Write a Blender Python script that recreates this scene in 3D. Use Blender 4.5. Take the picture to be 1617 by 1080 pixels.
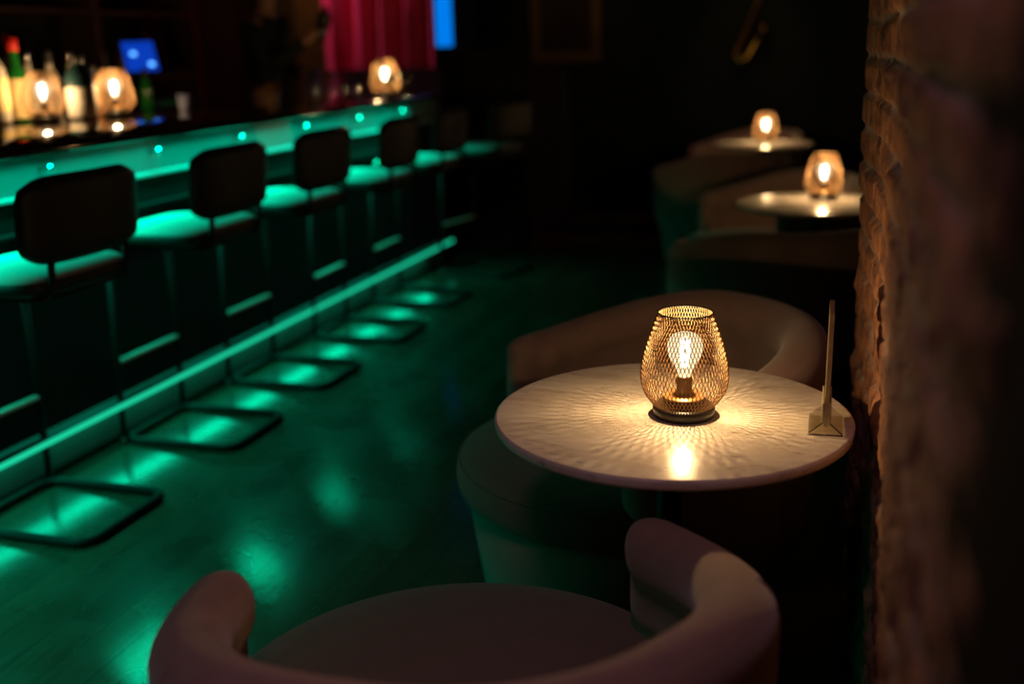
import bpy, bmesh, math, random
from mathutils import Vector, Matrix, noise
from math import sin, cos, pi, radians as R, sqrt
random.seed(7)
for o in list(bpy.data.objects):
    bpy.data.objects.remove(o)
S = bpy.context.scene
C = S.collection

# ------------------------------------------------------------------ camera
FPX, PITCH, YAW, ROLL, CAMZ = 1690.522, .26756, .30486, -.02627, 1.443
fw = Vector((-sin(YAW)*cos(PITCH), cos(YAW)*cos(PITCH), -sin(PITCH)))
r0 = Vector((cos(YAW), sin(YAW), 0)); u0 = r0.cross(fw)
rt = cos(ROLL)*r0 + sin(ROLL)*u0
up = -sin(ROLL)*r0 + cos(ROLL)*u0
cd = bpy.data.cameras.new('camera'); cam = bpy.data.objects.new('camera', cd); C.objects.link(cam)
M3 = Matrix((rt, up, -fw)).transposed()
cam.matrix_world = Matrix.Translation((0, 0, CAMZ)) @ M3.to_4x4()
cd.sensor_width = 36; cd.lens = FPX*36/1617; cd.clip_start = .02; cd.clip_end = 60
cd.dof.use_dof = True; cd.dof.focus_distance = 2.14; cd.dof.aperture_fstop = 1.35
cd.dof.aperture_blades = 0
S.camera = cam

# ------------------------------------------------------------------ view, world
S.view_settings.view_transform = 'Standard'; S.view_settings.look = 'None'
S.view_settings.gamma = 1; S.view_settings.exposure = 0.0
S.view_settings.use_curve_mapping = False
S.cycles.use_denoising = True
S.cycles.max_bounces = 10; S.cycles.transparent_max_bounces = 24
S.cycles.caustics_reflective = False; S.cycles.caustics_refractive = False
S.cycles.sample_clamp_indirect = 3
W = bpy.data.worlds.new('world'); S.world = W; W.use_nodes = True
bg = W.node_tree.nodes['Background']; bg.inputs[0].default_value = (.5, .45, .55, 1); bg.inputs[1].default_value = .0006

def light(name, kind, loc, power, col, direction=None, size=.1, size_y=None, spot=None, blend=.5, xaxis=None, radius=None, spread=None):
    d = bpy.data.lights.new(name, kind); o = bpy.data.objects.new(name, d); C.objects.link(o)
    d.energy = power; d.color = col; o.location = loc
    if kind == 'AREA':
        d.shape = 'RECTANGLE'; d.size = size; d.size_y = size_y or size
        if spread: d.spread = spread
    if kind == 'SPOT':
        d.spot_size = spot; d.spot_blend = blend; d.shadow_soft_size = radius or .05
    if kind == 'POINT': d.shadow_soft_size = radius or .01
    if direction is not None:
        z = -Vector(direction).normalized()
        x = Vector(xaxis or (1, 0, 0)); x = (x - z*x.dot(z)).normalized(); y = z.cross(x)
        o.rotation_euler = Matrix((x, y, z)).transposed().to_euler()
    return o

TEAL = (.0, 1.0, .52)
# LED line under the bar overhang, and the LED line under the foot ledge
light('overhang_led', 'AREA', (-2.605, 3.75, 1.160), 18, (.0, 1.0, .62), (.22, 0, -1), .02, 5.3, xaxis=(1, 0, 0), spread=R(115))
light('rail_led', 'AREA', (-2.640, 3.75, .984), 16, (.0, 1.0, .52), (.45, 0, -1), .015, 5.3, xaxis=(1, 0, 0), spread=R(120))
light('plinth_led', 'AREA', (-2.630, 3.75, .1485), 4.8, TEAL, (.06, 0, -1), .062, 5.6, xaxis=(1, 0, 0))
# dim violet room light on the ceiling over the near chair, red stage wash, warm service light
light('room_wash', 'AREA', (-.55, .62, 2.78), 2.5, (.84, .46, .58), (0, .05, -1), .4, .4, spread=R(110))
light('curtain_wash', 'SPOT', (-4.6, 7.75, 2.5), 31, (1, .22, .38), (.85, .85, -.95), spot=R(80), blend=.5, radius=.05)
light('service_light', 'SPOT', (-4.45, 8.8, 2.75), 14, (1, .45, .12), (-.05, .45, -1.0), spot=R(85), blend=.8, radius=.06)
light('picture_light', 'SPOT', (-2.6, 9.3, 2.75), 2.2, (1, .5, .22), (0, 1.1, -1.15), spot=R(60), blend=.7, radius=.05)
light('wall_light', 'SPOT', (-.8, 9.2, 2.75), 3.5, (1, .55, .25), (-.1, 1.1, -1.2), spot=R(40), blend=.7, radius=.03)

# ------------------------------------------------------------------ materials
def mat(name, col=(.5, .5, .5), rough=.5, metal=0, spec=.5, sheen=0, coat=0, noise_amt=0, noise_scale=8, bump=0, bump_scale=200, emit=None, estr=0, alpha=1, trans=0, ior=1.45):
    m = bpy.data.materials.new(name); m.use_nodes = True
    nt = m.node_tree; b = nt.nodes['Principled BSDF']
    b.inputs['Base Color'].default_value = (*col, 1); b.inputs['Roughness'].default_value = rough
    b.inputs['Metallic'].default_value = metal; b.inputs['Specular IOR Level'].default_value = spec
    b.inputs['Sheen Weight'].default_value = sheen; b.inputs['Coat Weight'].default_value = coat
    b.inputs['Transmission Weight'].default_value = trans; b.inputs['IOR'].default_value = ior
    if emit: b.inputs['Emission Color'].default_value = (*emit, 1); b.inputs['Emission Strength'].default_value = estr
    tc = nt.nodes.new('ShaderNodeTexCoord')
    if noise_amt:
        n = nt.nodes.new('ShaderNodeTexNoise'); n.inputs['Scale'].default_value = noise_scale; n.inputs['Detail'].default_value = 5
        mx = nt.nodes.new('ShaderNodeMix'); mx.data_type = 'RGBA'
        mx.inputs[6].default_value = (*[c*(1-noise_amt) for c in col], 1); mx.inputs[7].default_value = (*[min(1, c*(1+noise_amt)) for c in col], 1)
        nt.links.new(tc.outputs['Object'], n.inputs['Vector']); nt.links.new(n.outputs['Fac'], mx.inputs[0]); nt.links.new(mx.outputs[2], b.inputs['Base Color'])
    if bump:
        n2 = nt.nodes.new('ShaderNodeTexNoise'); n2.inputs['Scale'].default_value = bump_scale; n2.inputs['Detail'].default_value = 3
        bp = nt.nodes.new('ShaderNodeBump'); bp.inputs['Strength'].default_value = bump; bp.inputs['Distance'].default_value = .002
        nt.links.new(tc.outputs['Object'], n2.inputs['Vector']); nt.links.new(n2.outputs['Fac'], bp.inputs['Height']); nt.links.new(bp.outputs[0], b.inputs['Normal'])
    return m

def emission(name, col, s):
    m = bpy.data.materials.new(name); m.use_nodes = True; nt = m.node_tree
    nt.nodes.remove(nt.nodes['Principled BSDF']); e = nt.nodes.new('ShaderNodeEmission')
    e.inputs[0].default_value = (*col, 1); e.inputs[1].default_value = s
    nt.links.new(e.outputs[0], nt.nodes['Material Output'].inputs[0]); return m

def thin_glass(name, tint=(1, 1, 1), refl=.1, glow=None, gs=0, gmix=0):
    """clear thin-walled glass: transparent plus a glossy reflection (and, for a lit bulb, its glow)"""
    m = bpy.data.materials.new(name); m.use_nodes = True; nt = m.node_tree
    nt.nodes.remove(nt.nodes['Principled BSDF'])
    t = nt.nodes.new('ShaderNodeBsdfTransparent'); t.inputs[0].default_value = (*tint, 1)
    g = nt.nodes.new('ShaderNodeBsdfGlossy'); g.inputs['Roughness'].default_value = .04
    lw = nt.nodes.new('ShaderNodeLayerWeight'); lw.inputs[0].default_value = .25
    mp = nt.nodes.new('ShaderNodeMapRange'); mp.inputs[3].default_value = refl*.5; mp.inputs[4].default_value = min(1, refl*5)
    nt.links.new(lw.outputs['Facing'], mp.inputs[0])
    mx = nt.nodes.new('ShaderNodeMixShader'); nt.links.new(mp.outputs[0], mx.inputs[0])
    nt.links.new(t.outputs[0], mx.inputs[1]); nt.links.new(g.outputs[0], mx.inputs[2]); out = mx
    if glow:
        e = nt.nodes.new('ShaderNodeEmission'); e.inputs[0].default_value = (*glow, 1); e.inputs[1].default_value = gs
        m2 = nt.nodes.new('ShaderNodeMixShader'); m2.inputs[0].default_value = gmix
        nt.links.new(mx.outputs[0], m2.inputs[1]); nt.links.new(e.outputs[0], m2.inputs[2]); out = m2
    nt.links.new(out.outputs[0], nt.nodes['Material Output'].inputs[0]); return m

def marble_mat():
    m = bpy.data.materials.new('marble'); m.use_nodes = True; nt = m.node_tree; L = nt.links
    b = nt.nodes['Principled BSDF']; tc = nt.nodes.new('ShaderNodeTexCoord')
    mp = nt.nodes.new('ShaderNodeMapping'); mp.inputs['Scale'].default_value = (1.0, 3.2, 3); mp.inputs['Rotation'].default_value = (0, 0, R(-24))
    L.new(tc.outputs['Object'], mp.inputs[0])
    n = nt.nodes.new('ShaderNodeTexNoise'); n.inputs['Scale'].default_value = 5.5; n.inputs['Detail'].default_value = 9; n.inputs['Roughness'].default_value = .62; n.inputs['Distortion'].default_value = .8
    L.new(mp.outputs[0], n.inputs['Vector'])
    r = nt.nodes.new('ShaderNodeValToRGB'); e = r.color_ramp.elements
    e[0].position = .3; e[0].color = (.50, .43, .36, 1); e[1].position = .62; e[1].color = (.86, .79, .70, 1)
    x = e.new(.45); x.color = (.76, .68, .59, 1)
    L.new(n.outputs['Fac'], r.inputs[0])
    n3 = nt.nodes.new('ShaderNodeTexNoise'); n3.inputs['Scale'].default_value = 34; n3.inputs['Detail'].default_value = 3
    L.new(mp.outputs[0], n3.inputs['Vector'])
    r3 = nt.nodes.new('ShaderNodeValToRGB'); r3.color_ramp.elements[0].position = .25; r3.color_ramp.elements[0].color = (.35, .29, .25, 1); r3.color_ramp.elements[1].position = .36; r3.color_ramp.elements[1].color = (1, 1, 1, 1)
    L.new(n3.outputs['Fac'], r3.inputs[0])
    mx = nt.nodes.new('ShaderNodeMix'); mx.data_type = 'RGBA'; mx.blend_type = 'MULTIPLY'; mx.inputs[0].default_value = 1
    L.new(r.outputs[0], mx.inputs[6]); L.new(r3.outputs[0], mx.inputs[7]); L.new(mx.outputs[2], b.inputs['Base Color'])
    b.inputs['Roughness'].default_value = .26; b.inputs['Specular IOR Level'].default_value = .32
    n2 = nt.nodes.new('ShaderNodeTexNoise'); n2.inputs['Scale'].default_value = 90
    bp = nt.nodes.new('ShaderNodeBump'); bp.inputs['Strength'].default_value = .04; bp.inputs['Distance'].default_value = .002
    L.new(tc.outputs['Object'], n2.inputs['Vector']); L.new(n2.outputs['Fac'], bp.inputs['Height']); L.new(bp.outputs[0], b.inputs['Normal'])
    return m

def floor_mat():
    m = bpy.data.materials.new('dark_floorboards'); m.use_nodes = True; nt = m.node_tree; L = nt.links
    b = nt.nodes['Principled BSDF']; tc = nt.nodes.new('ShaderNodeTexCoord')
    mp = nt.nodes.new('ShaderNodeMapping'); mp.inputs['Rotation'].default_value = (0, 0, R(90))
    L.new(tc.outputs['Object'], mp.inputs[0])
    br = nt.nodes.new('ShaderNodeTexBrick'); br.inputs['Scale'].default_value = 1; br.inputs['Brick Width'].default_value = 1.4; br.inputs['Row Height'].default_value = .12
    br.inputs['Mortar Size'].default_value = .002; br.inputs['Color1'].default_value = (.055, .033, .022, 1); br.inputs['Color2'].default_value = (.09, .055, .036, 1); br.inputs['Mortar'].default_value = (.02, .012, .008, 1)
    L.new(mp.outputs[0], br.inputs['Vector'])
    mp2 = nt.nodes.new('ShaderNodeMapping'); mp2.inputs['Scale'].default_value = (22, 1.3, 1); L.new(tc.outputs['Object'], mp2.inputs[0])
    n = nt.nodes.new('ShaderNodeTexNoise'); n.inputs['Scale'].default_value = 3; n.inputs['Detail'].default_value = 8; n.inputs['Roughness'].default_value = .65
    L.new(mp2.outputs[0], n.inputs['Vector'])
    mx = nt.nodes.new('ShaderNodeMix'); mx.data_type = 'RGBA'; mx.blend_type = 'OVERLAY'; mx.inputs[0].default_value = .7
    L.new(br.outputs['Color'], mx.inputs[6]); L.new(n.outputs['Fac'], mx.inputs[7]); L.new(mx.outputs[2], b.inputs['Base Color'])
    n3 = nt.nodes.new('ShaderNodeTexNoise'); n3.inputs['Scale'].default_value = 5; n3.inputs['Detail'].default_value = 4
    L.new(tc.outputs['Object'], n3.inputs['Vector'])
    rr = nt.nodes.new('ShaderNodeMapRange'); rr.inputs[1].default_value = .3; rr.inputs[2].default_value = .7; rr.inputs[3].default_value = .22; rr.inputs[4].default_value = .36; b.inputs['Coat Weight'].default_value = 1; b.inputs['Specular IOR Level'].default_value = .22; b.inputs['Coat Roughness'].default_value = .125; b.inputs['Coat IOR'].default_value = 1.75
    L.new(n3.outputs['Fac'], rr.inputs[0]); L.new(rr.outputs[0], b.inputs['Roughness'])
    ad = nt.nodes.new('ShaderNodeMath'); ad.operation = 'MULTIPLY_ADD'; ad.inputs[1].default_value = .35
    L.new(n.outputs['Fac'], ad.inputs[0]); L.new(n3.outputs['Fac'], ad.inputs[2])
    gp = nt.nodes.new('ShaderNodeMath'); gp.operation = 'MULTIPLY_ADD'; gp.inputs[1].default_value = -.8
    L.new(br.outputs['Fac'], gp.inputs[0]); L.new(ad.outputs[0], gp.inputs[2])
    bp = nt.nodes.new('ShaderNodeBump'); bp.inputs['Strength'].default_value = .2; bp.inputs['Distance'].default_value = .005
    L.new(gp.outputs[0], bp.inputs['Height']); L.new(bp.outputs[0], b.inputs['Normal']); L.new(bp.outputs[0], b.inputs['Coat Normal'])
    return m

def brick_mat():
    m = bpy.data.materials.new('old_brick'); m.use_nodes = True; nt = m.node_tree; L = nt.links
    b = nt.nodes['Principled BSDF']; at = nt.nodes.new('ShaderNodeAttribute'); at.attribute_name = 'mortar'
    tc = nt.nodes.new('ShaderNodeTexCoord')
    n = nt.nodes.new('ShaderNodeTexNoise'); n.inputs['Scale'].default_value = 14; n.inputs['Detail'].default_value = 7; n.inputs['Roughness'].default_value = .65
    L.new(tc.outputs['Object'], n.inputs['Vector'])
    r = nt.nodes.new('ShaderNodeValToRGB'); e = r.color_ramp.elements
    e[0].position = .34; e[0].color = (.10, .055, .045, 1); e[1].position = .66; e[1].color = (.44, .22, .11, 1)
    x = e.new(.5); x.color = (.30, .13, .07, 1)
    L.new(n.outputs['Fac'], r.inputs[0])
    mx = nt.nodes.new('ShaderNodeMix'); mx.data_type = 'RGBA'; L.new(at.outputs['Fac'], mx.inputs[0])
    L.new(r.outputs[0], mx.inputs[6]); mx.inputs[7].default_value = (.34, .28, .27, 1)
    L.new(mx.outputs[2], b.inputs['Base Color']); b.inputs['Roughness'].default_value = .85; b.inputs['Specular IOR Level'].default_value = .25
    n2 = nt.nodes.new('ShaderNodeTexNoise'); n2.inputs['Scale'].default_value = 120; n2.inputs['Detail'].default_value = 5
    bp = nt.nodes.new('ShaderNodeBump'); bp.inputs['Strength'].default_value = .6; bp.inputs['Distance'].default_value = .004
    L.new(tc.outputs['Object'], n2.inputs['Vector']); L.new(n2.outputs['Fac'], bp.inputs['Height']); L.new(bp.outputs[0], b.inputs['Normal'])
    return m

MAT = dict(
    marble=marble_mat(), floor=floor_mat(), brick=brick_mat(),
    velvet=mat('dusty_velvet', (.30, .195, .165), .9, sheen=.35, noise_amt=.12, noise_scale=30, bump=.35, bump_scale=500, spec=.2),
    seatvel=mat('brown_velvet', (.20, .125, .105), .9, sheen=.3, noise_amt=.15, noise_scale=25, bump=.35, bump_scale=500, spec=.2),
    black=mat('black_steel', (.012, .012, .013), .5, spec=.22, noise_amt=.3, noise_scale=40),
    blackwood=mat('black_lacquer', (.02, .017, .015), .35, noise_amt=.3, noise_scale=20),
    bronze=mat('bronze_wire', (.20, .115, .055), .42, metal=.8, noise_amt=.15, noise_scale=60),
    socket=mat('dark_brass_socket', (.10, .06, .03), .5, metal=.3, noise_amt=.2, noise_scale=60),
    copper=mat('copper_disc', (.55, .30, .12), .35, metal=.7, noise_amt=.1, noise_scale=50),
    filament=emission('lit_filament', (1, .74, .42), 220),
    bulb=thin_glass('bulb_glass', (1, .97, .9), .10, (1, .76, .45), 2.5, .35),
    acrylic=thin_glass('smoky_acrylic', (.945, .925, .88), .05),
    acredge=mat('acrylic_edge', (.46, .40, .22), .2, noise_amt=.2, noise_scale=60, spec=.7),
    acrdark=mat('dark_acrylic_edge', (.07, .055, .025), .25, noise_amt=.2, noise_scale=60, spec=.7),
    glass=thin_glass('clear_glass', (.93, .95, .94), .16),
    counter=mat('dark_polished_counter', (.030, .018, .013), .07, noise_amt=.5, noise_scale=6, coat=.4, bump=.015, bump_scale=20),
    fascia=mat('satin_fascia', (.20, .21, .20), .32, noise_amt=.06, noise_scale=8),
    barfront=mat('shade_black_bar_front', (.006, .006, .006), .75, spec=.15, noise_amt=.3, noise_scale=9),  # black puts the shade below the trim rail into the panel colour
    ledge=mat('grey_ledge', (.5, .5, .5), .4, noise_amt=.1, noise_scale=20),
    kick=mat('dark_kick', (.06, .06, .06), .55, noise_amt=.25, noise_scale=9),
    led=emission('led_strip', (.01, .62, .33), 1.1),
    chrome=mat('chrome', (.85, .85, .85), .12, metal=1, noise_amt=.03),
    stoolseat=mat('grey_stool_fabric', (.38, .38, .35), .9, noise_amt=.08, noise_scale=40, bump=.2, bump_scale=400, sheen=.2),
    stoolback=mat('dark_leather', (.014, .009, .007), .55, noise_amt=.2, noise_scale=30),
    plaster=mat('dark_plaster', (.035, .030, .028), .9, noise_amt=.2, noise_scale=5, bump=.2, bump_scale=60),
    darkteal=mat('dark_green_paint', (.02, .035, .035), .8, noise_amt=.2, noise_scale=4),
    warmwall=mat('brown_panelling', (.16, .10, .06), .7, noise_amt=.3, noise_scale=6),
    darkboard=mat('dark_board', (.022, .013, .008), .8, noise_amt=.3, noise_scale=8, spec=.2),
    mattblack=mat('matt_black_paint', (.006, .005, .005), .95, noise_amt=.3, noise_scale=8, spec=.03),
    wood=mat('brown_wood', (.16, .085, .04), .5, noise_amt=.35, noise_scale=12),
    redcurtain=mat('crimson_curtain', (.66, .085, .19), .9, sheen=.4, noise_amt=.1, noise_scale=12),
    blue=emission('blue_light', (.0, .24, 1.0), .85),
    screen=emission('blue_screen', (.005, .08, .85), .55),
    icon=emission('screen_icons', (.10, .42, 1.0), 2.4),
    gold=mat('gilt_frame', (.30, .19, .07), .5, metal=.3, noise_amt=.25, noise_scale=30),
    canvas=mat('dark_canvas', (.06, .035, .03), .8, noise_amt=.6, noise_scale=4),
    brass=mat('brass', (.65, .38, .10), .25, metal=1, noise_amt=.1, noise_scale=30),
    skin=mat('skin', (.36, .19, .12), .55, noise_amt=.08, noise_scale=40),
    shirt=mat('black_shirt', (.010, .010, .012), .9, noise_amt=.2, noise_scale=30),
    hair=mat('dark_hair', (.012, .009, .008), .6, noise_amt=.3, noise_scale=80),
    steel=mat('dark_steel', (.10, .10, .10), .3, metal=.9, noise_amt=.2, noise_scale=30),
    greenglass=mat('green_glass', (.012, .16, .02), .12, noise_amt=.2, noise_scale=20, spec=.6),
    tealglass=mat('dark_teal_glass', (.02, .055, .06), .12, noise_amt=.2, noise_scale=20, spec=.6),
    amberglass=mat('amber_spirit', (.26, .11, .03), .15, noise_amt=.2, noise_scale=20, spec=.6),
    paleglass=mat('pale_spirit', (.50, .46, .40), .12, noise_amt=.15, noise_scale=20, spec=.6),
    redcap=mat('red_cap', (.75, .03, .02), .4, noise_amt=.1, noise_scale=30),
    yellowlabel=mat('yellow_label', (.80, .60, .28), .7, noise_amt=.12, noise_scale=40),
    whitelabel=mat('white_label', (.72, .68, .60), .7, noise_amt=.08, noise_scale=40),
    greylabel=mat('grey_mark', (.18, .16, .18), .7, noise_amt=.2, noise_scale=40),
    blackcap=mat('black_cap', (.02, .02, .02), .4, noise_amt=.2, noise_scale=40),
    tealglow=mat('teal_light_paint', (.02, .22, .20), .5, noise_amt=.15, noise_scale=20),
    ceramic=mat('pale_blue_ceramic', (.35, .40, .65), .25, noise_amt=.1, noise_scale=30),
)

# ------------------------------------------------------------------ helpers
def obj(name, bm, m, parent=None, smooth=True, loc=None, rot=None):
    me = bpy.data.meshes.new(name); bmesh.ops.recalc_face_normals(bm, faces=bm.faces[:]); bm.to_mesh(me); bm.free()
    if smooth:
        for p in me.polygons: p.use_smooth = True
    o = bpy.data.objects.new(name, me); C.objects.link(o)
    if m is not None: me.materials.append(MAT[m] if isinstance(m, str) else m)
    if parent: o.parent = parent
    if loc: o.location = loc
    if rot: o.rotation_euler = rot
    return o
def tag(o, label, cat, group=None):
    o['label'] = label; o['category'] = cat
    if group: o['group'] = group
    return o
def thing(name, label, cat, loc=(0, 0, 0), rz=0, group=None):
    o = bpy.data.objects.new(name, None); C.objects.link(o); o.empty_display_size = .05
    o.location = loc; o.rotation_euler = (0, 0, rz)
    return tag(o, label, cat, group)
def struct(name, bm, m, smooth=False):
    o = obj(name, bm, m, smooth=smooth); o['kind'] = 'structure'; return o
def copy_tree(o, loc=None, rz=None, label=None, parent=None):
    c = o.copy(); C.objects.link(c)
    if parent: c.parent = parent
    if loc is not None: c.location = loc
    if rz is not None: c.rotation_euler = (0, 0, rz)
    if label: c['label'] = label
    for ch in list(o.children): copy_tree(ch, parent=c)
    return c

def box(bm, x0, x1, y0, y1, z0, z1, bev=0, seg=2):
    vs = [bm.verts.new((x, y, z)) for x in (x0, x1) for y in (y0, y1) for z in (z0, z1)]
    fs = [bm.faces.new([vs[i] for i in q]) for q in ((0, 1, 3, 2), (4, 6, 7, 5), (0, 4, 5, 1), (2, 3, 7, 6), (0, 2, 6, 4), (1, 5, 7, 3))]
    if bev:
        es = list({e for f in fs for e in f.edges})
        bmesh.ops.bevel(bm, geom=es, offset=bev, segments=seg, affect='EDGES', profile=.5)
    return bm
def bx(*a, **k): return box(bmesh.new(), *a, **k)

def lathe(prof, n=48, bm=None, cx=0, cy=0, closed=False):
    """revolve (r, z) points; r = 0 ends are closed to a point"""
    bm = bm or bmesh.new(); rings = []
    for r, z in prof:
        if r < 1e-6: rings.append([bm.verts.new((cx, cy, z))])
        else: rings.append([bm.verts.new((cx+r*cos(2*pi*k/n), cy+r*sin(2*pi*k/n), z)) for k in range(n)])
    pr = list(zip(rings, rings[1:]))
    if closed: pr.append((rings[-1], rings[0]))
    for a, b in pr:
        for k in range(n):
            k2 = (k+1) % n
            if len(a) == 1 and len(b) == 1: continue
            if len(a) == 1: bm.faces.new((a[0], b[k], b[k2]))
            elif len(b) == 1: bm.faces.new((a[k], b[0], a[k2]))
            else: bm.faces.new((a[k], b[k], b[k2], a[k2]))
    return bm

def tube(pts, r, n=8, closed=False, bm=None, radii=None, caps=True):
    bm = bm or bmesh.new(); P = [Vector(p) for p in pts]; m = len(P); rings = []; prev = None
    for i, p in enumerate(P):
        if closed: t = P[(i+1) % m]-P[i-1]
        else: t = P[min(i+1, m-1)]-P[max(i-1, 0)]
        t.normalize()
        if prev is None:
            a = Vector((0, 0, 1)) if abs(t.z) < .9 else Vector((1, 0, 0)); u = t.cross(a).normalized()
        else: u = (prev - t*prev.dot(t)).normalized()
        prev = u; v = t.cross(u); rr = radii[i] if radii else r
        rings.append([bm.verts.new(p+u*rr*cos(2*pi*k/n)+v*rr*sin(2*pi*k/n)) for k in range(n)])
    for i in range(m if closed else m-1):
        a, b = rings[i], rings[(i+1) % m]
        for k in range(n): bm.faces.new((a[k], a[(k+1) % n], b[(k+1) % n], b[k]))
    if caps and not closed:
        bm.faces.new(rings[0][::-1]); bm.faces.new(rings[-1])
    return bm

def fillet(pts, rad, closed=False, seg=6):
    P = [Vector(p) for p in pts]; out = []; m = len(P)
    for i, p in enumerate(P):
        if not closed and i in (0, m-1): out.append(p); continue
        a = P[i-1]-p; b = P[(i+1) % m]-p; r = min(rad, a.length*.45, b.length*.45)
        a.normalize(); b.normalize(); s, e = p+a*r, p+b*r
        for k in range(seg+1):
            t = k/seg; out.append(s*(1-t)**2+p*2*t*(1-t)+e*t*t)
    return out

def skin_figure(name, verts, edges, m, parent, levels=2, root=0):
    """one continuous surface grown over a skeleton: verts = [(x, y, z, radius)]"""
    me = bpy.data.meshes.new(name); me.from_pydata([v[:3] for v in verts], edges, [])
    o = bpy.data.objects.new(name, me); C.objects.link(o)
    md = o.modifiers.new('skin', 'SKIN'); md.use_smooth_shade = True
    for i, v in enumerate(verts):
        sv = me.skin_vertices[0].data[i]
        r = v[3] if isinstance(v[3], tuple) else (v[3], v[3]); sv.radius = r; sv.use_root = (i == root)
    sb = o.modifiers.new('sub', 'SUBSURF'); sb.levels = levels; sb.render_levels = levels
    dg = bpy.context.evaluated_depsgraph_get(); me2 = bpy.data.meshes.new_from_object(o.evaluated_get(dg))
    bpy.data.objects.remove(o); me2.name = name
    for p in me2.polygons: p.use_smooth = True
    me2.materials.clear(); me2.materials.append(MAT[m])
    o = bpy.data.objects.new(name, me2); C.objects.link(o); o.parent = parent
    return o

def px(x, y, Y=None, z=None):
    d = fw*FPX+rt*(x-808.5)-up*(y-540); o = Vector((0, 0, CAMZ))
    return o+d*((z-CAMZ)/d.z) if z is not None else o+d*(Y/d.y)

# ------------------------------------------------------------------ setting
X0, X1, Y0, Y1, ZC = -4.95, .62, -1.6, 10.5, 2.85
struct('floor', bx(X0-.1, X1+.1, Y0-.1, Y1+.1, -.06, 0), 'floor')
struct('ceiling', bx(X0-.1, X1+.1, Y0-.1, Y1+.1, ZC, ZC+.06), 'plaster')
struct('wall_left', bx(X0-.1, X0, Y0, Y1, 0, ZC), 'plaster')
struct('wall_back', bx(X0, X1, Y1, Y1+.1, 0, ZC), 'darkteal')
struct('wall_front', bx(X0, X1, Y0-.1, Y0, 0, ZC), 'plaster')
struct('wall_right', bx(X1, X1+.1, Y0, Y1, 0, ZC), 'plaster')

def brick_pier():
    """old rough brickwork: courses with recessed mortar, chipped and bulging, as real relief"""
    ya, yb, step = .55, 2.74, .0075
    ny = int((yb-ya)/step); nz = int(ZC/.0105)
    bm = bmesh.new(); lay = bm.verts.layers.float.new('mortar'); grid = []
    for j in range(nz+1):
        z = ZC*j/nz; row = []
        for i in range(ny+1):
            y = ya+(yb-ya)*i/ny
            wy = y+.012*noise.noise((y*5, z*5, 3)); wz = z+.008*noise.noise((y*6, z*6, 9))
            c = math.floor(wz/.078); fz = (wz/.078-c)*.078
            off = .115 if c % 2 else 0
            k = math.floor((wy+off)/.23); fy = ((wy+off)/.23-k)*.23
            d = min(fz, .078-fz, fy, .23-fy)
            mo = max(0., min(1., (.011-d)/.006))
            pop = .010*noise.noise((k*3.7, c*5.1, .3))
            fine = .007*noise.noise((y*22, z*17, 1)) + .0045*noise.noise((y*60, z*50, 4))
            chip = .013*max(0, noise.noise((y*9, z*7, 12))-.25)
            s2 = max(0, min(1, (y-2.05)/.7)); s2 = s2*s2*(3-2*s2)
            x = .094-.018*z - .040*s2 + .006*noise.noise((y*1.7, z*1.7, 7)) - pop*(1-mo) + fine + chip + .010*mo
            x = max(x, .03)
            v = bm.verts.new((x, y, z)); v[lay] = mo*min(1, max(0, .7+.8*noise.noise((y*4, z*4, 20)))); row.append(v)
        row.append(bm.verts.new((.10, yb+.012, z))); row[-1][lay] = .3
        for q in range(1, 9):
            e = bm.verts.new((.10+.06*q + .0, yb+.012+.006*noise.noise((q, z*14, 2)), z)); row.append(e)
        grid.append(row)
    for a, b in zip(grid, grid[1:]):
        for i in range(len(a)-1): bm.faces.new((a[i], a[i+1], b[i+1], b[i]))
    # back and near end of the pier
    A0, A1 = grid[0][0], grid[-1][0]
    e0, e1 = bm.verts.new((.58, ya, 0)), bm.verts.new((.58, ya, ZC))
    bm.faces.new([r[0] for r in grid]+[e1, e0])
    bm.faces.new([r[-1] for r in grid][::-1]+[e0, e1])
    return bm
struct('trim_2', bx(.074, .58, -.9, .72, 0, ZC, bev=.012), 'mattblack')
pier = struct('wall_pier', brick_pier(), 'brick', smooth=True)

# ------------------------------------------------------------------ bar counter
BY0, BY1 = 1.15, 6.95
bar = thing('bar_counter', 'long dark polished bar counter with green lights under its overhang and along its foot', 'bar', (-2.66, 3.9, 0))
def bobj(name, m, x0, x1, y0, y1, z0, z1, bev=0, parent=bar, **k):
    b = bx(x0+2.66, x1+2.66, y0-3.9, y1-3.9, z0, z1, bev=bev); return obj(name, b, m, parent, smooth=False, **k)
def ct():
    bm = bmesh.new(); box(bm, -.80, .34, BY0-3.9, BY1+.05-3.9, 1.168, 1.195, bev=.011, seg=4); return bm
obj('countertop', ct(), 'counter', bar, smooth=True)
bobj('fascia_panel', 'fascia', -2.70, -2.66, BY0, BY1, 1.0, 1.168)
bobj('trim_rail', 'ledge', -2.67, -2.632, BY0, BY1, .990, 1.004, bev=.003)
bobj('front_panel', 'barfront', -2.72, -2.672, BY0, BY1, .17, 1.0)
bobj('lower_moulding', 'barfront', -2.68, -2.645, BY0, BY1, .87, .885, bev=.003)
bobj('end_panel', 'barfront', -3.40, -2.66, BY1-.03, BY1, .0, 1.168)
bobj('foot_ledge', 'kick', -2.70, -2.600, BY0, BY1, .150, .172, bev=.004)
bobj('led_strip', 'led', -2.602, -2.5965, BY0, BY1, .152, .170)
bobj('kick_plate', 'kick', -2.72, -2.665, BY0, BY1, 0, .15)
bobj('skirting', 'barfront', -2.668, -2.652, BY0, BY1, 0, .032, bev=.003)
hk = obj('bag_hook', lathe([(0, 0), (.006, 0), (.006, .035), (.013, .040), (.014, .048), (.009, .056), (0, .058)], 16), 'chrome', bar, rot=(0, R(90), 0))
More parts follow.
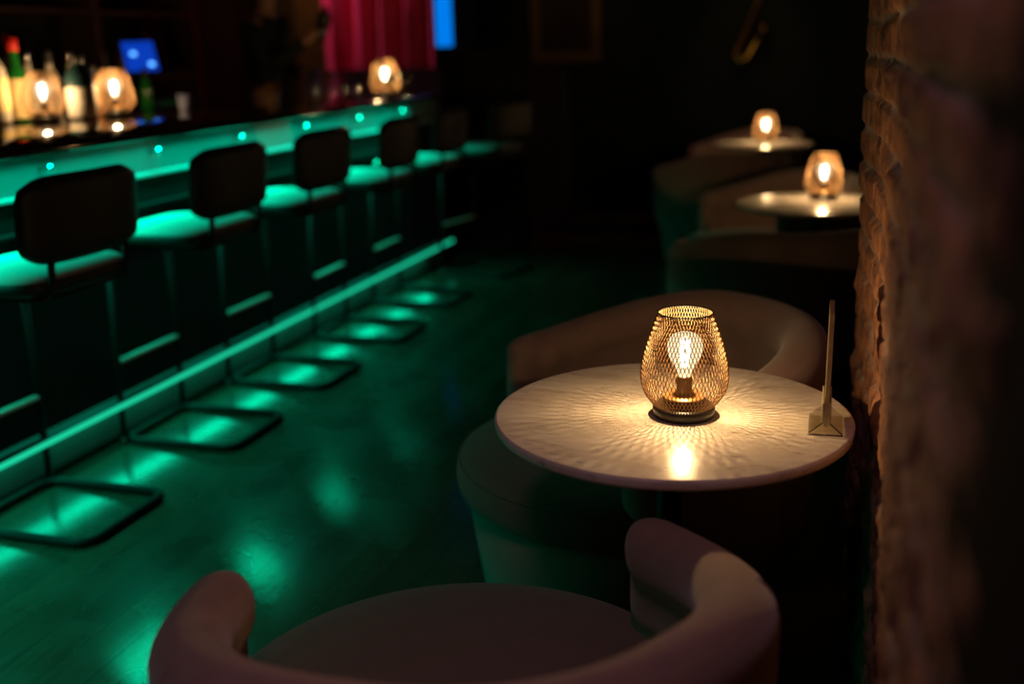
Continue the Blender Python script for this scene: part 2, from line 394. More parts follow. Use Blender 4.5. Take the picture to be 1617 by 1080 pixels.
hook_y = [3.075, 3.70, 4.33, 4.95, 5.58, 6.2]
for i, y in enumerate(hook_y):
    h = hk if i == 0 else hk.copy()
    if i: C.objects.link(h)
    h.parent = bar; h.location = (0.0, y-3.9, 1.085)

# ------------------------------------------------------------------ bar stools
def make_stool():
    t = thing('bar_stool', '', 'stool', (0, 0, 0), 0, 'bar stools along the counter')
    # base: flat loop on the floor reaching away from the bar
    obj('base_loop', tube(fillet([(-.235, -.205, .0155), (.245, -.205, .0155), (.245, .205, .0155), (-.235, .205, .0155)], .07, True), .0155, 8, True), 'black', t)
    for s in (-1, 1):
        obj('leg', tube([(-.235, s*.205, .012), (-.225, s*.200, .4), (-.215, s*.19, .775)], .0125, 8), 'black', t)
        obj('back_post', tube(fillet([(-.20, s*.17, .775), (.215, s*.17, .775), (.245, s*.17, 1.06)], .05), .011, 8), 'black', t)
        obj('glide', lathe([(0, 0), (.016, 0), (.016, .016), (.010, .026), (0, .026)], 14, cx=-.235, cy=s*.205), 'steel', t)
    obj('footrest', bx(-.240, -.212, -.192, .192, .318, .334, bev=.005), 'ledge', t)
    obj('seat_frame', bx(-.225, .20, -.20, .20, .765, .785, bev=.006), 'black', t)
    bm = bmesh.new(); n = 48; rings = []
    for z, g in ((.785, -.014), (.793, -.003), (.81, .0), (.828, -.004), (.842, -.022), (.848, -.06), (.850, -.12)):
        ring = []
        for k in range(n):
            a = 2*pi*k/n; ca, sa = cos(a), sin(a); e = .42
            x = (.215+g)*math.copysign(abs(ca)**e, ca)+.005; y = (.250+g)*math.copysign(abs(sa)**e, sa); ring.append(bm.verts.new((x, y, z)))
        rings.append(ring)
    for a, b in zip(rings, rings[1:]):
        for k in range(n): bm.faces.new((a[k], a[(k+1) % n], b[(k+1) % n], b[k]))
    bm.faces.new(rings[0][::-1]); bm.faces.new(rings[-1])
    so = obj('seat', bm, 'stoolseat', t); so.data.materials.append(MAT['stoolback'])
    for p in so.data.polygons:
        if p.center.z < .826: p.material_index = 1
    # backrest: padded curved panel with round corners
    bm = bmesh.new(); w, h, cz = .272, .128, 1.003; ny, nz = 28, 14; F = {}
    for side in (0, 1):
        for i in range(ny+1):
            for j in range(nz+1):
                u = -1+2*i/ny; v = -1+2*j/nz
                x_, y_ = u*sqrt(1-.5*(abs(v)**7)*.36), v*sqrt(1-.5*(abs(u)**7)*.95)
                th = .022*(max(0, 1-max(abs(u), abs(v))**8))**.5
                bow = .245-.035*(u*u) + .03*v*h/.128*.3
                F[side, i, j] = bm.verts.new((bow+(th if side else -th), x_*w, cz+y_*h))
    for side in (0, 1):
        for i in range(ny):
            for j in range(nz):
                bm.faces.new((F[side, i, j], F[side, i+1, j], F[side, i+1, j+1], F[side, i, j+1]))
    bmesh.ops.remove_doubles(bm, verts=bm.verts[:], dist=.0005)
    obj('backrest', bm, 'stoolback', t)
    return t
stool = make_stool()
spots = [(-2.395, 2.67, 0, 'dark-backed bar stool nearest the camera, its base loop the largest on the floor'),
         (-2.395, 3.50, R(1), 'second bar stool along the counter, its bright green seat showing beside the nearest stool'),
         (-2.40, 4.27, 0, 'third bar stool along the counter, in the middle of the row'),
         (-2.38, 5.07, R(2), 'fourth bar stool along the counter, just before the lit lamp at the far bar end'),
         (-2.40, 5.87, 0, 'fifth bar stool, last one fully under the bar overhang'),
         (-2.28, 6.74, R(-14), 'bar stool standing askew at the far end of the counter')]
for i, (x, y, a, l) in enumerate(spots):
    if i == 0: stool.location = (x, y, 0); stool.rotation_euler = (0, 0, a); stool['label'] = l
    else: copy_tree(stool, (x, y, 0), a, l)

# ------------------------------------------------------------------ wire table lamps
def shade_r(z):
    P = [(.020, .056), (.030, .066), (.045, .0765), (.062, .0830), (.080, .0850), (.100, .0835), (.125, .0790), (.150, .0722), (.175, .0640), (.192, .0580), (.207, .0525)]
    for (a, ra), (b, rb) in zip(P, P[1:]):
        if z <= b: t = (z-a)/(b-a); return ra+(rb-ra)*t
    return P[-1][1]
def make_lamp():
    t = thing('table_lamp', '', 'lamp', (0, 0, 0), 0, 'wire mesh lamps with lit bulbs')
    obj('base', lathe([(0, 0), (.058, 0), (.0605, .003), (.0605, .017), (.058, .021), (.045, .021), (.043, .024), (.043, .034), (.041, .037), (0, .037)], 64), 'blackwood', t)
    obj('reflector_disc', lathe([(0, .0372), (.040, .0372), (.041, .0385), (.040, .040), (0, .041)], 48), 'copper', t)
    obj('socket', lathe([(0, .040), (.019, .040), (.019, .045), (.0150, .048), (.0150, .078), (.0135, .081), (0, .081)], 32), 'socket', t)
    bp = [(.0125, .079), (.0130, .086), (.0165, .094), (.0235, .106), (.0300, .118), (.0340, .131), (.0342, .141), (.0310, .153), (.0235, .162), (.0120, .167), (0, .1685)]
    bulb = obj('bulb', lathe(bp, 40), 'bulb', t)
    bm = bmesh.new()
    for k in range(4):
        a = pi/4+k*pi/2
        tube([(.004*cos(a), .004*sin(a), .098), (.010*cos(a), .010*sin(a), .122), (.0085*cos(a), .0085*sin(a), .150)], .0016, 6, bm=bm)
    obj('filament', bm, 'filament', bulb)
    # expanded-metal shade: two sets of crossing helical wires, and a rolled rim
    bm = bmesh.new(); NW, NS = 66, 26; tw = 2*pi/66*10
    for sgn in (1, -1):
        for k in range(NW):
            pts = []
            for i in range(NS+1):
                z = .020+(.2065-.020)*i/NS; a = 2*pi*k/NW+sgn*tw*i/NS; r = shade_r(z)
                pts.append((r*cos(a), r*sin(a), z))
            tube(pts, .00078, 4, bm=bm, caps=False)
    sh = obj('wire_shade', bm, 'bronze', t)
    bm = tube([(.0525*cos(2*pi*k/56), .0525*sin(2*pi*k/56), .207) for k in range(56)], .0016, 8, True)
    obj('rim', bm, 'black', sh)
    return t
lampspec = [((-.279, 1.999, .7405), 'mesh lamp in sharp focus on the nearest marble table'),
            ((-.094, 5.10, .7405), 'mesh lamp on the second marble table, close to the brick edge'),
            ((-.570, 8.06, .7405), 'small distant mesh lamp on the farthest table along the wall'),
            ((-3.23, 3.815, 1.1955), 'mesh lamp on the bar among the bottles'),
            ((-3.12, 4.14, 1.1955), 'mesh lamp on the bar below the blue screen'),
            ((-2.56, 5.84, 1.1955), 'mesh lamp at the far end of the bar before the red curtain')]
lamp = make_lamp()
for i, (p, l) in enumerate(lampspec):
    if i == 0: lamp.location = p; lamp['label'] = l
    else: copy_tree(lamp, p, R(7*i), l)
    light('bulb_light', 'POINT', (p[0], p[1], p[2]+.128), 10, (1, .62, .28), radius=.0055)

# ------------------------------------------------------------------ marble bistro tables
def make_table():
    t = thing('bistro_table', '', 'table', (0, 0, 0), 0, 'round marble tables along the brick wall')
    obj('tabletop', lathe([(0, .719), (.340, .719), (.346, .720), (.3495, .7235), (.350, .727), (.350, .734), (.3492, .7375), (.3465, .7395), (.343, .740), (0, .740)], 128), 'marble', t)
    obj('column', lathe([(.060, .719), (.060, .708), (.030, .702), (.026, .69), (.026, .03), (.034, .022)], 32), 'black', t)
    obj('base_plate', lathe([(0, 0), (.205, 0), (.21, .004), (.21, .010), (.20, .015), (.06, .020), (.034, .03), (0, .03)], 56), 'black', t)
    return t
table = make_table()
tabs = [((-.306, 2.007, 0), 0, 'round marble table in focus, carrying the sharp mesh lamp and acrylic stand'),
        ((-.124, 4.988, 0), 1.1, 'second round marble table, its top cut off by the brick edge'),
        ((-.576, 7.958, 0), 2.3, 'farthest small round table in the dark along the wall')]
for i, (p, a, l) in enumerate(tabs):
    if i == 0: table.location = p; table['label'] = l
    else: copy_tree(table, p, a, l)

# ------------------------------------------------------------------ acrylic menu stand on the first table
ms = thing('menu_stand', 'smoky acrylic menu stand, edge on, at the wall side of the near marble table', 'menu stand', (-.011, 1.995, .7403), R(1))
def extr(pts, y0, y1):
    """closed x-z outline extruded along y"""
    bm = bmesh.new(); a = [bm.verts.new((x, y0, z)) for x, z in pts]; b = [bm.verts.new((x, y1, z)) for x, z in pts]
    n = len(pts); bm.faces.new(a[::-1]); bm.faces.new(b)
    for k in range(n): bm.faces.new((a[k], a[(k+1) % n], b[(k+1) % n], b[k]))
    return bm
pane = bmesh.new()
bmp = extr([(-.0042, .016), (.0042, .016), (.0050, .232), (-.0034, .232)], -.052, .052)
obj('pane', bmp, 'acredge', ms, smooth=False)
obj('foot_plate', bx(-.031, .031, -.055, .055, 0, .003, bev=.001), 'acrylic', ms, smooth=False)
for s in (-1, 1):
    obj('slot_cheek', bx(min(s*.0048, s*.0085), max(s*.0048, s*.0085), -.055, .055, .022, .062, bev=.001), 'acredge', ms, smooth=False)
    q = [(s*.0048, .022), (s*.0085, .022), (s*.031, .003), (s*.028, .003)]
    obj('sloping_side', extr(q, -.055, .055), 'acrylic', ms, smooth=False)
    obj('corner_edge', tube([(s*.0065, -.0552, .024), (s*.030, -.0552, .0035)], .0013, 6), 'acrdark', ms)
obj('front_edge', tube([(-.031, -.0555, .0015), (.031, -.0555, .0015)], .0013, 6), 'acrdark', ms)

# ------------------------------------------------------------------ velvet tub chairs
def make_chair():
    """faces +Y of its own axes; thick padded shell wraps 240 degrees around a round seat"""
    t = thing('tub_chair', '', 'armchair', (0, 0, 0), 0, 'velvet tub chairs at the marble tables')
    h, rc, span = .057, .396, R(113)
    def kk(u):
        k = max(0, (abs(u)-.22)/.78); return k*k*(3-2*k)
    def ztop(u): return .770-.110*kk(u)
    def lean(u, z): return .032*max(0, 1-(u/.62)**2)*max(0, z-.40)/.35
    st = []; NC, NM = 9, 72
    for i in range(NC): th = pi/2*i/NC; st.append((-1, -cos(th)*h/rc, max(.06, sin(th))))
    for i in range(NM+1): st.append((-1+2*i/NM, 0, 1))
    for i in range(NC-1, -1, -1): th = pi/2*i/NC; st.append((1, cos(th)*h/rc, max(.06, sin(th))))
    bm = bmesh.new(); rings = []
    for u, ex, k in st:
        a = -pi/2+u*span+ex; hk_ = h*k; zt = ztop(u)-.030*(1-k); zc = zt-hk_
        w = max(0, min(1, (abs(u)-.70)/.25)); zb = .24+.16*w*w*(3-2*w)+.05*(1-k); zm = max(zb+.03, .42)
        pr = [(.2*hk_, zb), (.75*hk_, zb+.006), (.97*hk_, zb+.025), (1.0*hk_, zm), (1.02*hk_, zc-.08)]
        for j in range(0, 13):
            b = pi*j/12-.06; pr.append((hk_*cos(b), zc+hk_*sin(b)))
        for j in (1, 2, 3): b = pi+j*.32; pr.append((hk_*cos(b), zc+hk_*1.25*sin(b)))
        pr += [(-.55*hk_, zc-.115), (-.52*hk_, zc-.17), (-.5*hk_, zm+.01), (-.5*hk_, zb+.02), (-.3*hk_, zb)]
        rings.append([bm.verts.new(((rc+x+lean(u, z))*cos(a), (rc+x+lean(u, z))*sin(a), z)) for x, z in pr])
    for a, b in zip(rings, rings[1:]):
        n = len(a)
        for k in range(n): bm.faces.new((a[k], a[(k+1) % n], b[(k+1) % n], b[k]))
    bm.faces.new(rings[0][::-1]); bm.faces.new(rings[-1])
    sh = obj('shell', bm, 'velvet', t)
    # seams over the roll, one near each arm
    for s in (-1, 1):
        a = -pi/2+s*span*.60; zc = ztop(.60)-h; pts = []
        for z in (.12, .25, .40, zc-.08): pts.append(((rc+h*1.0)*cos(a), (rc+h*1.0)*sin(a), z))
        for j in range(0, 5):
            b = pi*j/12; pts.append(((rc+(h+.0008)*cos(b))*cos(a), (rc+(h+.0008)*cos(b))*sin(a), zc+(h+.0008)*sin(b)))
        pts[0:3] = [((rc-.006+.02*q)*cos(a), (rc-.006+.02*q)*sin(a), z) for q, z in ((3.0, .27), (3.12, .34), (3.15, .42))]
        pts = [(x+lean(.6, z)*cos(a), y+lean(.6, z)*sin(a), z) for x, y, z in pts]
        obj('seam', tube(pts, .0022, 6), 'velvet', sh)
    obj('seat_cushion', lathe([(0, .335), (.395, .335), (.412, .342), (.421, .358), (.424, .385), (.421, .415), (.410, .436), (.388, .448), (.34, .455), (.2, .462), (0, .464)], 96), 'seatvel', t, loc=(0, .045, 0))
    sc = [(.4165+.002*cos(2*pi*k/8), .428+.002*sin(2*pi*k/8)) for k in range(8)]
    obj('piping', lathe(sc, 96, closed=True), 'seatvel', t, loc=(0, .045, 0))
    obj('base_drum', lathe([(0, .02), (.345, .02), (.352, .026), (.378, .20), (.396, .335), (0, .335)], 96), 'velvet', t, loc=(0, .045, 0))
    obj('plinth', lathe([(0, 0), (.31, 0), (.31, .022), (0, .022)], 48), 'black', t, loc=(0, .045, 0))
    return t
chair = make_chair()
chairs = [((-.512, 1.352, 0), R(30), 'mauve velvet tub chair closest to camera, its arm lit by the lamp'),
          ((-.49, 2.60, 0), R(128), 'velvet tub chair behind the near marble table, its rounded back showing past the sharp lamp'),
          ((-.235, 4.40, 0), R(22), 'velvet tub chair in front of the second marble table, beyond the near chair back'),
          ((-.36, 5.72, 0), R(128), 'velvet tub chair on the far side of the second marble table'),
          ((-.80, 7.30, 0), R(30), 'dark tub chair on the near side of the farthest table'),
          ((-.78, 8.62, 0), R(140), 'dark tub chair behind the farthest table')]
for i, (p, a, l) in enumerate(chairs):
    if i == 0: chair.location = p; chair.rotation_euler = (0, 0, a); chair['label'] = l
    else: copy_tree(chair, p, a, l)

# ------------------------------------------------------------------ bottles and glasses on the bar
BZ = 1.1952
def bottle(name, label, x, y, h, r, body, cap, lab=None, neck=.33, group='bottles on the bar', z=BZ, capm=None, shoulder=.09, labz=None):
    t = thing(name, label, 'bottle', (x, y, z), 0, group); hs = h*(1-neck); rn = r*.34
    obj('glass', lathe([(0, 0), (r*.92, 0), (r, .006), (r, hs-shoulder*.6), (r*.93, hs-shoulder*.25), (r*.62, hs+.004), (rn*1.15, hs+shoulder*.3), (rn, hs+shoulder*.6), (rn, h-.03), (rn*1.15, h-.028), (rn*1.15, h-.012), (0, h-.012)], 28), body, t)
    obj('cap', lathe([(0, h-.055), (rn*1.25, h-.055), (rn*1.25, h-.002), (rn*1.1, h), (0, h)], 20), cap, t)
    if lab:
        a, b = labz or (.12*h, .52*h)
        l = obj('label', lathe([(r+.0006, a), (r+.0012, a+.001), (r+.0012, b-.001), (r+.0006, b)], 28), lab, t)
        return t, l
    return t, None
bottle('spirit_bottle', 'tall clear bottle with cream label cut by the left frame edge', *px(3, 194, z=BZ)[:2], .36, .044, 'paleglass', 'blackcap', 'yellowlabel')
bottle('liqueur_bottle', 'green bottle with red cap and bright yellow label on the bar', *px(36, 190, z=BZ)[:2], .345, .050, 'greenglass', 'redcap', 'yellowlabel', neck=.40, labz=(.01, .175))
bottle('vodka_bottle', 'pale bottle behind the yellow-labelled green bottle', -3.50, 4.06, .29, .036, 'paleglass', 'chrome', 'whitelabel')
bottle('rum_bottle', 'pale round-shouldered bottle straight behind the lamp among the bottles', -3.50, 4.20, .29, .038, 'paleglass', 'blackcap')
bottle('tequila_bottle', 'pale bottle just right of the lamp among the bottles', -3.48, 4.32, .29, .036, 'paleglass', 'chrome')
t, l = bottle('gin_bottle', 'broad dark teal bottle with a large white label between the two bar lamps', -3.17, 3.98, .28, .060, 'tealglass', 'blackcap', 'whitelabel', neck=.25, labz=(.008, .135))
obj('label_mark', lathe([(0, 0), (.010, 0), (.010, .0012), (0, .0012)], 16), 'greylabel', l, loc=(.0585*cos(-.95), .0585*sin(-.95), .075), rot=(R(90), 0, -.95+R(90)))
bottle('syrup_bottle', 'slim brown bottle beside the teal bottle, left of the second bar lamp', -3.30, 4.25, .22, .024, 'amberglass', 'blackcap')
bottle('bitters_bottle', 'small green bottle behind the lamp below the blue screen', -3.37, 4.72, .20, .030, 'greenglass', 'blackcap')
def tumbler(name, label, x, y, r, h, m='glass', group='glasses standing on the bar', stem=0):
    if stem:
        b = lathe([(0, 0), (r*.9, 0), (r*.9, .003), (.006, .008), (.004, .02), (.004, stem), (r*.5, stem+.012), (r*.95, stem+h*.45), (r, stem+h), (r*.96, stem+h), (r*.90, stem+h*.47), (0, stem+.014)], 28)
    else:
        b = lathe([(0, 0), (r*.86, 0), (r*.88, .004), (r, h), (r*.955, h), (r*.84, .012), (0, .012)], 28)
    o = obj(name, b, m); o.location = (x, y, BZ); return tag(o, label, 'glass', group)
tumbler('ceramic_cup', 'pale blue cup on the bar right of the second bar lamp', -3.05, 4.56, .030, .075, 'ceramic')
tumbler('amber_tumbler', 'amber glass on the bar before the bartender', -2.83, 5.02, .034, .105, 'amberglass')
lbls = ['leftmost clear glass in the row past the amber glass', 'second clear glass in the row past the amber glass', 'third clear glass in the row past the amber glass', 'fourth clear glass in the row past the amber glass', 'last clear glass of the row, short of the far bar lamp']
for i in range(5):
    p = px(500+25*i, 157-1.5*i, z=BZ); tumbler('highball_glass', lbls[i], p.x-.12, p.y+.2, .033, .15)
tumbler('coupe_glass', 'stemmed glass just left under the far bar lamp, at the counter edge', -2.40, 5.56, .036, .06, stem=.07)
tumbler('coupe_glass', 'stemmed glass just right of the far bar lamp, at the counter edge', -2.42, 5.80, .036, .06, stem=.07)
tumbler('wine_glass', 'stemmed glass behind the far bar lamp, before the red curtain', -2.62, 6.10, .04, .09, stem=.08)

# ------------------------------------------------------------------ behind the bar
sp = px(221, 91, Y=5.7)
ts = thing('till_screen', 'tilted blue glowing till screen behind the bar', 'screen', (sp.x, sp.y, 1.0005), .75)
hz = sp.z-1.0005
so = obj('housing', bx(-.100, .100, -.010, .012, -.131, .131, bev=.005), 'blackwood', ts, loc=(0, 0, hz), rot=(-.8, -.013, 0), smooth=False)
obj('display', bx(-.091, .091, -.0125, -.0102, -.121, .121), 'screen', so, smooth=False)
for (ix, iz) in ((-.035, .02), (.055, -.07)):
    obj('display_icon', lathe([(0, 0), (.018, 0), (.018, .001), (0, .001)], 20), 'icon', so, loc=(ix, -.0127, iz), rot=(R(90), 0, 0))
obj('stand', tube([(0, .03, 0), (0, .03, hz-.05)], .016, 10), 'black', ts)
obj('stand_foot', bx(-.09, .09, -.06, .10, 0, .012, bev=.004), 'black', ts, smooth=False)
bc = thing('back_counter', 'dark back counter along the wall behind the bar', 'counter', (-4.6, 5.4, 0))
obj('worktop', bx(-.34, .72, -2.6, 2.6, .965, 1.0, bev=.005), 'counter', bc, smooth=False)
obj('carcass', bx(-.34, .68, -2.58, 2.58, 0, .965), 'blackwood', bc, smooth=False)
pp = px(262, 166, Y=5.98)
sb = bx(-.14, .14, -.10, .10, 0, .19, bev=.012); o = obj('teal_light_box', sb, 'tealglow', loc=(pp.x, pp.y, 1.0005), rot=(0, 0, R(15)), smooth=False)  # added box; its teal stands in for light falling on the back counter
tag(o, 'added teal box below the blue screen, coloured as teal light on the back counter', 'added box')
bsx, bsy = -4.72, 5.9
sh = thing('back_shelf', 'dark open shelf unit standing on the back counter', 'shelf', (bsx, bsy, 1.0005))
for y in (-1.45, .1, 1.2): obj('upright', bx(-.13, .13, y-.025, y+.025, 0, 1.2), 'wood', sh, smooth=False)
for z in (.30, .72): obj('shelf_board', bx(-.13, .13, -1.42, 1.19, z, z+.022), 'wood', sh, smooth=False)
for i, (y, hh, m, cap, lb) in enumerate([(5.30, .27, 'amberglass', 'redcap', 'amber bottle with red cap on the back shelf, first from the left'),
        (5.62, .25, 'tealglass', 'blackcap', 'teal bottle on the back shelf, second from the left'),
        (6.12, .28, 'paleglass', 'blackcap', 'pale bottle on the back shelf, right of its middle upright'),
        (6.36, .26, 'amberglass', 'blackcap', 'amber bottle on the back shelf, fourth from the left'),
        (6.62, .28, 'paleglass', 'chrome', 'pale bottle on the back shelf nearest the bartender')]):
    bottle('shelf_bottle', lb, -4.70, y, hh, .04, m, cap, 'whitelabel' if i % 2 == 0 else None, group='bottles on the back shelf', z=1.0005+.322)

# bartender, seen in profile, facing the bar with forearm raised
PB = Vector((-3.66, 6.45, 0))
per = thing('person', 'bartender in black behind the bar, forearm raised with a dark shaker', 'person', PB, R(6))
zf = .15
def pz(z): return z+zf
body = [(0, 0, pz(.98), .115), (0, 0, pz(1.14), .11), (.005, 0, pz(1.30), .125), (0, 0, pz(1.46), .105), (.012, 0, pz(1.555), .055), (.03, 0, pz(1.63), .062), (.04, 0, pz(1.70), .088), (.038, 0, pz(1.78), .078),   # 0-7
        (-.01, -.175, pz(1.475), .062), (.035, -.225, pz(1.34), .050), (.10, -.225, pz(1.215), .042), (.25, -.19, pz(1.30), .034), (.365, -.16, pz(1.385), .026), (.405, -.155, pz(1.42), .030),   # 8-13 right arm
        (-.01, .175, pz(1.475), .062), (.0, .23, pz(1.32), .050), (.04, .24, pz(1.19), .042), (.20, .17, pz(1.16), .034), (.32, .10, pz(1.16), .026), (.37, .08, pz(1.16), .030),          # 14-19
        (0, -.095, pz(.88), .095), (.01, -.10, pz(.50), .065), (-.01, -.10, pz(.09), .045), (.12, -.11, pz(.035), .038),
        (0, .095, pz(.88), .095), (.01, .10, pz(.50), .065), (-.01, .10, pz(.09), .045), (.12, .11, pz(.035), .038)]
edges = [(0, 1), (1, 2), (2, 3), (3, 4), (4, 5), (5, 6), (6, 7), (3, 8), (8, 9), (9, 10), (10, 11), (11, 12), (12, 13), (3, 14), (14, 15), (15, 16), (16, 17), (17, 18), (18, 19),
         (0, 20), (20, 21), (21, 22), (22, 23), (0, 24), (24, 25), (25, 26), (26, 27)]
def fingers(base, d, side, curl, start):
    d = Vector(d).normalized(); s = Vector(side).normalized(); c = Vector(curl).normalized()
    for i, (o, ln) in enumerate(((-.030, .070), (-.010, .080), (.010, .075), (.030, .060))):
        p = Vector(base)+s*o+d*.018; n = len(body)
        body.append((*p, .0095)); body.append((*(p+d*ln*.45+c*.008), .0088)); body.append((*(p+d*ln*.62+c*ln*.42), .0080))
        edges.extend([(start, n), (n, n+1), (n+1, n+2)])
    p = Vector(base)-s*.032-d*.012; n = len(body)
    body.append((*p, .011)); body.append((*(p+c*.035+d*.02-s*.004), .0095)); edges.extend([(start, n), (n, n+1)])
fingers(body[13][:3], (.62, .1, .55), (0, .35, 1), (.1, 1, -.1), 13)
fingers(body[19][:3], (1, -.3, 0), (0, 1, .3), (0, .1, -1), 19)
bd = skin_figure('body', body, edges, 'skin', per)
shirt = [(0, 0, pz(.95), .150), (0, 0, pz(1.14), .135), (.005, 0, pz(1.30), .150), (0, 0, pz(1.45), .130), (.006, 0, pz(1.525), .075),
         (-.01, -.175, pz(1.475), .080), (.035, -.225, pz(1.34), .066), (.10, -.225, pz(1.215), .056), (.25, -.19, pz(1.30), .046),
         (-.01, .175, pz(1.475), .080), (.0, .23, pz(1.32), .066), (.04, .24, pz(1.19), .056), (.20, .17, pz(1.16), .046), (.345, -.165, pz(1.37), .038)]
skin_figure('shirt', shirt, [(0, 1), (1, 2), (2, 3), (3, 4), (3, 5), (5, 6), (6, 7), (7, 8), (8, 13), (3, 9), (9, 10), (10, 11), (11, 12)], 'shirt', per)
tr = [(0, 0, pz(.97), .130), (0, -.10, pz(.86), .11), (.01, -.10, pz(.50), .082), (-.005, -.10, pz(.12), .066), (0, .10, pz(.86), .11), (.01, .10, pz(.50), .082), (-.005, .10, pz(.12), .066)]
skin_figure('trousers', tr, [(0, 1), (1, 2), (2, 3), (0, 4), (4, 5), (5, 6)], 'shirt', per)
skin_figure('hair', [(.0, 0, pz(1.70), .075), (.01, 0, pz(1.78), .088), (.05, 0, pz(1.83), .07)], [(0, 1), (1, 2)], 'hair', per)
hm = lathe([(0, -.012), (.010, -.008), (.013, 0), (.010, .008), (0, .012)], 10)
obj('nose', lathe([(0, -.02), (.014, -.016), (.011, .0), (.005, .022), (0, .03)], 12), 'skin', bd, loc=(.132, 0, pz(1.70)))
for s in (-1, 1): obj('ear', lathe([(0, -.03), (.012, -.02), (.016, .005), (.01, .026), (0, .03)], 10), 'skin', bd, loc=(.03, s*.088, pz(1.70)))
for s in (-1, 1): obj('eye', lathe([(0, -.009), (.008, -.005), (.010, 0), (.008, .005), (0, .009)], 10), 'hair', bd, loc=(.117, s*.032, pz(1.725)))
obj('mouth', bx(-.006, .006, -.022, .022, -.004, .004, bev=.003), 'hair', bd, loc=(.108, 0, pz(1.65)), smooth=False)
hw = per.matrix_basis @ Vector((.455, -.135, pz(1.47)))
shk = thing('cocktail_shaker', 'dark cocktail shaker held up in the bartender\'s hand', 'shaker', hw, R(0)); shk.rotation_euler = (R(4), R(18), 0)
obj('tin', lathe([(0, -.10), (.033, -.10), (.036, -.095), (.044, .03), (0, .03)], 28), 'steel', shk)
obj('lid', lathe([(.044, .03), (.044, .036), (.036, .065), (.018, .082), (.018, .105), (.012, .11), (0, .11)], 28), 'steel', shk)
plat = obj('duckboard', bx(-.26, .14, -1.0, .8, 0, .150, bev=.004), 'wood', loc=(-3.58, 6.35, 0), smooth=False); tag(plat, 'low wooden platform the bartender stands on', 'platform')

# ------------------------------------------------------------------ far end of the room
def curtain():
    bm = bmesh.new(); a = px(508, 60, Y=8.6); b = px(688, 60, Y=8.6); n, m = 150, 24; g = []
    for j in range(m+1):
        z = .03+(2.6-.03)*j/m; row = []
        for i in range(n+1):
            u = i/n; x = a.x+(b.x-a.x)*u
            d = .085*sin(u*2*pi*4.6+.6+.25*sin(z*2.1))+.018*sin(u*2*pi*11+1.3*z)
            row.append((x, d, z))
        g.append(row)
    V = [[[bm.verts.new((x, d+s*.006, z)) for x, d, z in row] for row in g] for s in (-1, 1)]
    for s in (0, 1):
        for r1, r2 in zip(V[s], V[s][1:]):
            for i in range(n): bm.faces.new((r1[i], r1[i+1], r2[i+1], r2[i]))
    for j in range(m):
        for i in (0, n): bm.faces.new((V[0][j][i], V[0][j+1][i], V[1][j+1][i], V[1][j][i]))
    for i in range(n):
        for j in (0, m): bm.faces.new((V[0][j][i], V[0][j][i+1], V[1][j][i+1], V[1][j][i]))
    return bm, a, b
bmc, ca, cb = curtain()
cu = thing('stage_curtain', 'tall pleated crimson curtain beyond the far end of the bar', 'curtain', (0, 8.6, 0))
obj('drape', bmc, 'redcurtain', cu)
obj('curtain_rod', tube([(ca.x-.1, 0, 2.62), (cb.x+.1, 0, 2.62)], .018, 10), 'black', cu)
for k in range(8): obj('curtain_ring', tube([(ca.x+.05+(cb.x-ca.x-.1)*k/7, .024*cos(2*pi*q/14), 2.62+.024*sin(2*pi*q/14)) for q in range(14)], .004, 6, True), 'brass', cu)
b0 = px(686, 0, Y=8.66); b1 = px(714, 73, Y=8.66)
bl = thing('light_panel', 'narrow upright panel glowing bright blue right of the crimson curtain', 'light', ((b0.x+b1.x)/2, 8.68, b1.z))
obj('diffuser', bx(-.070, .070, -.02, 0, 0, 1.0, bev=.004), 'blue', bl, smooth=False)
obj('housing', bx(-.078, .078, 0, .03, -.01, 1.01), 'blackwood', bl, smooth=False)
obj('mounting_post', bx(-.03, .03, .03, .06, -b1.z, 1.0), 'blackwood', bl, smooth=False)
struct('trim_1', bx(cb.x+.10, -3.02, 8.75, 8.85, 0, ZC), 'plaster')
wp = struct('wall_panelling', bx(X0, ca.x+.25, 9.3, 9.36, 0, ZC), 'warmwall')
f0 = px(838, 60, Y=10.46); f1 = px(950, 98, Y=10.46)
pf = thing('picture_frame', 'dim gilt framed dark picture on the back wall', 'picture', ((f0.x+f1.x)/2, 10.47, f1.z))
fwid = f1.x-f0.x; fh = 1.0; bw = .10
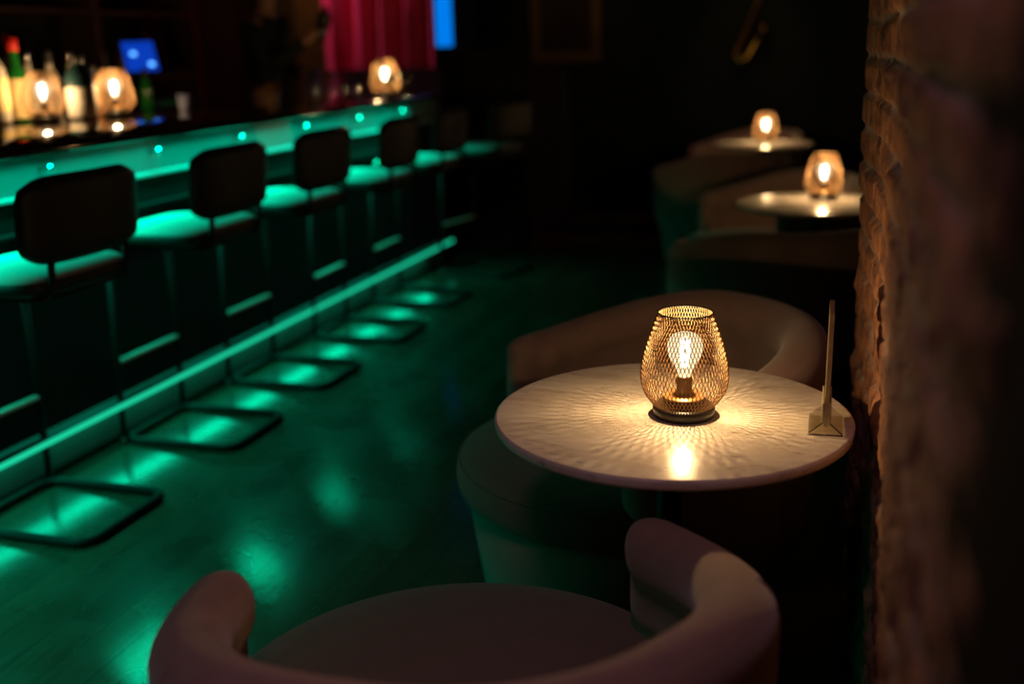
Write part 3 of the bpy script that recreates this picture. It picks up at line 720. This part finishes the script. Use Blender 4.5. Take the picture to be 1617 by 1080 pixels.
for x0, x1, z0, z1 in ((-fwid/2, -fwid/2+bw, 0, fh), (fwid/2-bw, fwid/2, 0, fh), (-fwid/2+bw, fwid/2-bw, 0, bw), (-fwid/2+bw, fwid/2-bw, fh-bw, fh)):
    obj('frame_rail', bx(x0, x1, -.035, .02, z0, z1, bev=.012), 'gold', pf, smooth=False)
obj('canvas', bx(-fwid/2+bw, fwid/2-bw, -.005, .015, bw, fh-bw), 'canvas', pf, smooth=False)
struct('wall_partition', bx(-3.95, -2.1, 8.2, 8.28, 0, 1.31), 'plaster')
sa = px(697, 150, Y=7.6); sb_ = px(830, 150, Y=7.6); sc_ = px(760, 78, Y=7.6)
struct('wall_added_blocker', bx(sa.x, sb_.x, 7.6, 7.66, 0, sc_.z), 'darkboard')  # added board in the dark area; blocks the blue panel's reflection on the floor
# saxophone on the back wall
q0 = px(1156, 92, Y=10.36)
sx = thing('saxophone', 'dim brass saxophone hanging on the dark back wall', 'saxophone', (q0.x, 10.38, q0.z)); sx.rotation_euler = (0, R(24), 0)
pts = [(0.0, 0, .62), (0.0, 0, .45), (0, 0, .25), (0, 0, .10)]; rad = [.013, .018, .027, .036]
for k in range(1, 9):
    a = pi*k/8; pts.append((.062-.062*cos(a), 0, .10-.085*sin(a))); rad.append(.036+.002*k)
pts += [(.128, 0, .20), (.140, -.005, .27), (.158, -.01, .33), (.172, -.012, .35)]; rad += [.056, .062, .080, .098]
obj('body_tube', tube(pts, .03, 18, radii=rad), 'brass', sx)
obj('neck', tube([(0, 0, .62), (0, 0, .68), (-.04, 0, .72), (-.11, 0, .705)], .01, 10, radii=[.013, .011, .010, .008]), 'brass', sx)
obj('mouthpiece', tube([(-.10, 0, .708), (-.175, 0, .68)], .011, 10), 'blackcap', sx)
for k in range(6): obj('key_cup', lathe([(0, 0), (.017+.002*k, 0), (.017+.002*k, .008), (0, .010)], 14), 'brass', sx, loc=(0, -.018-.004*k, .50-.075*k), rot=(R(90), 0, 0))
obj('wall_hook', tube([(0, .01, .40), (0, .115, .40)], .006, 8), 'black', sx)
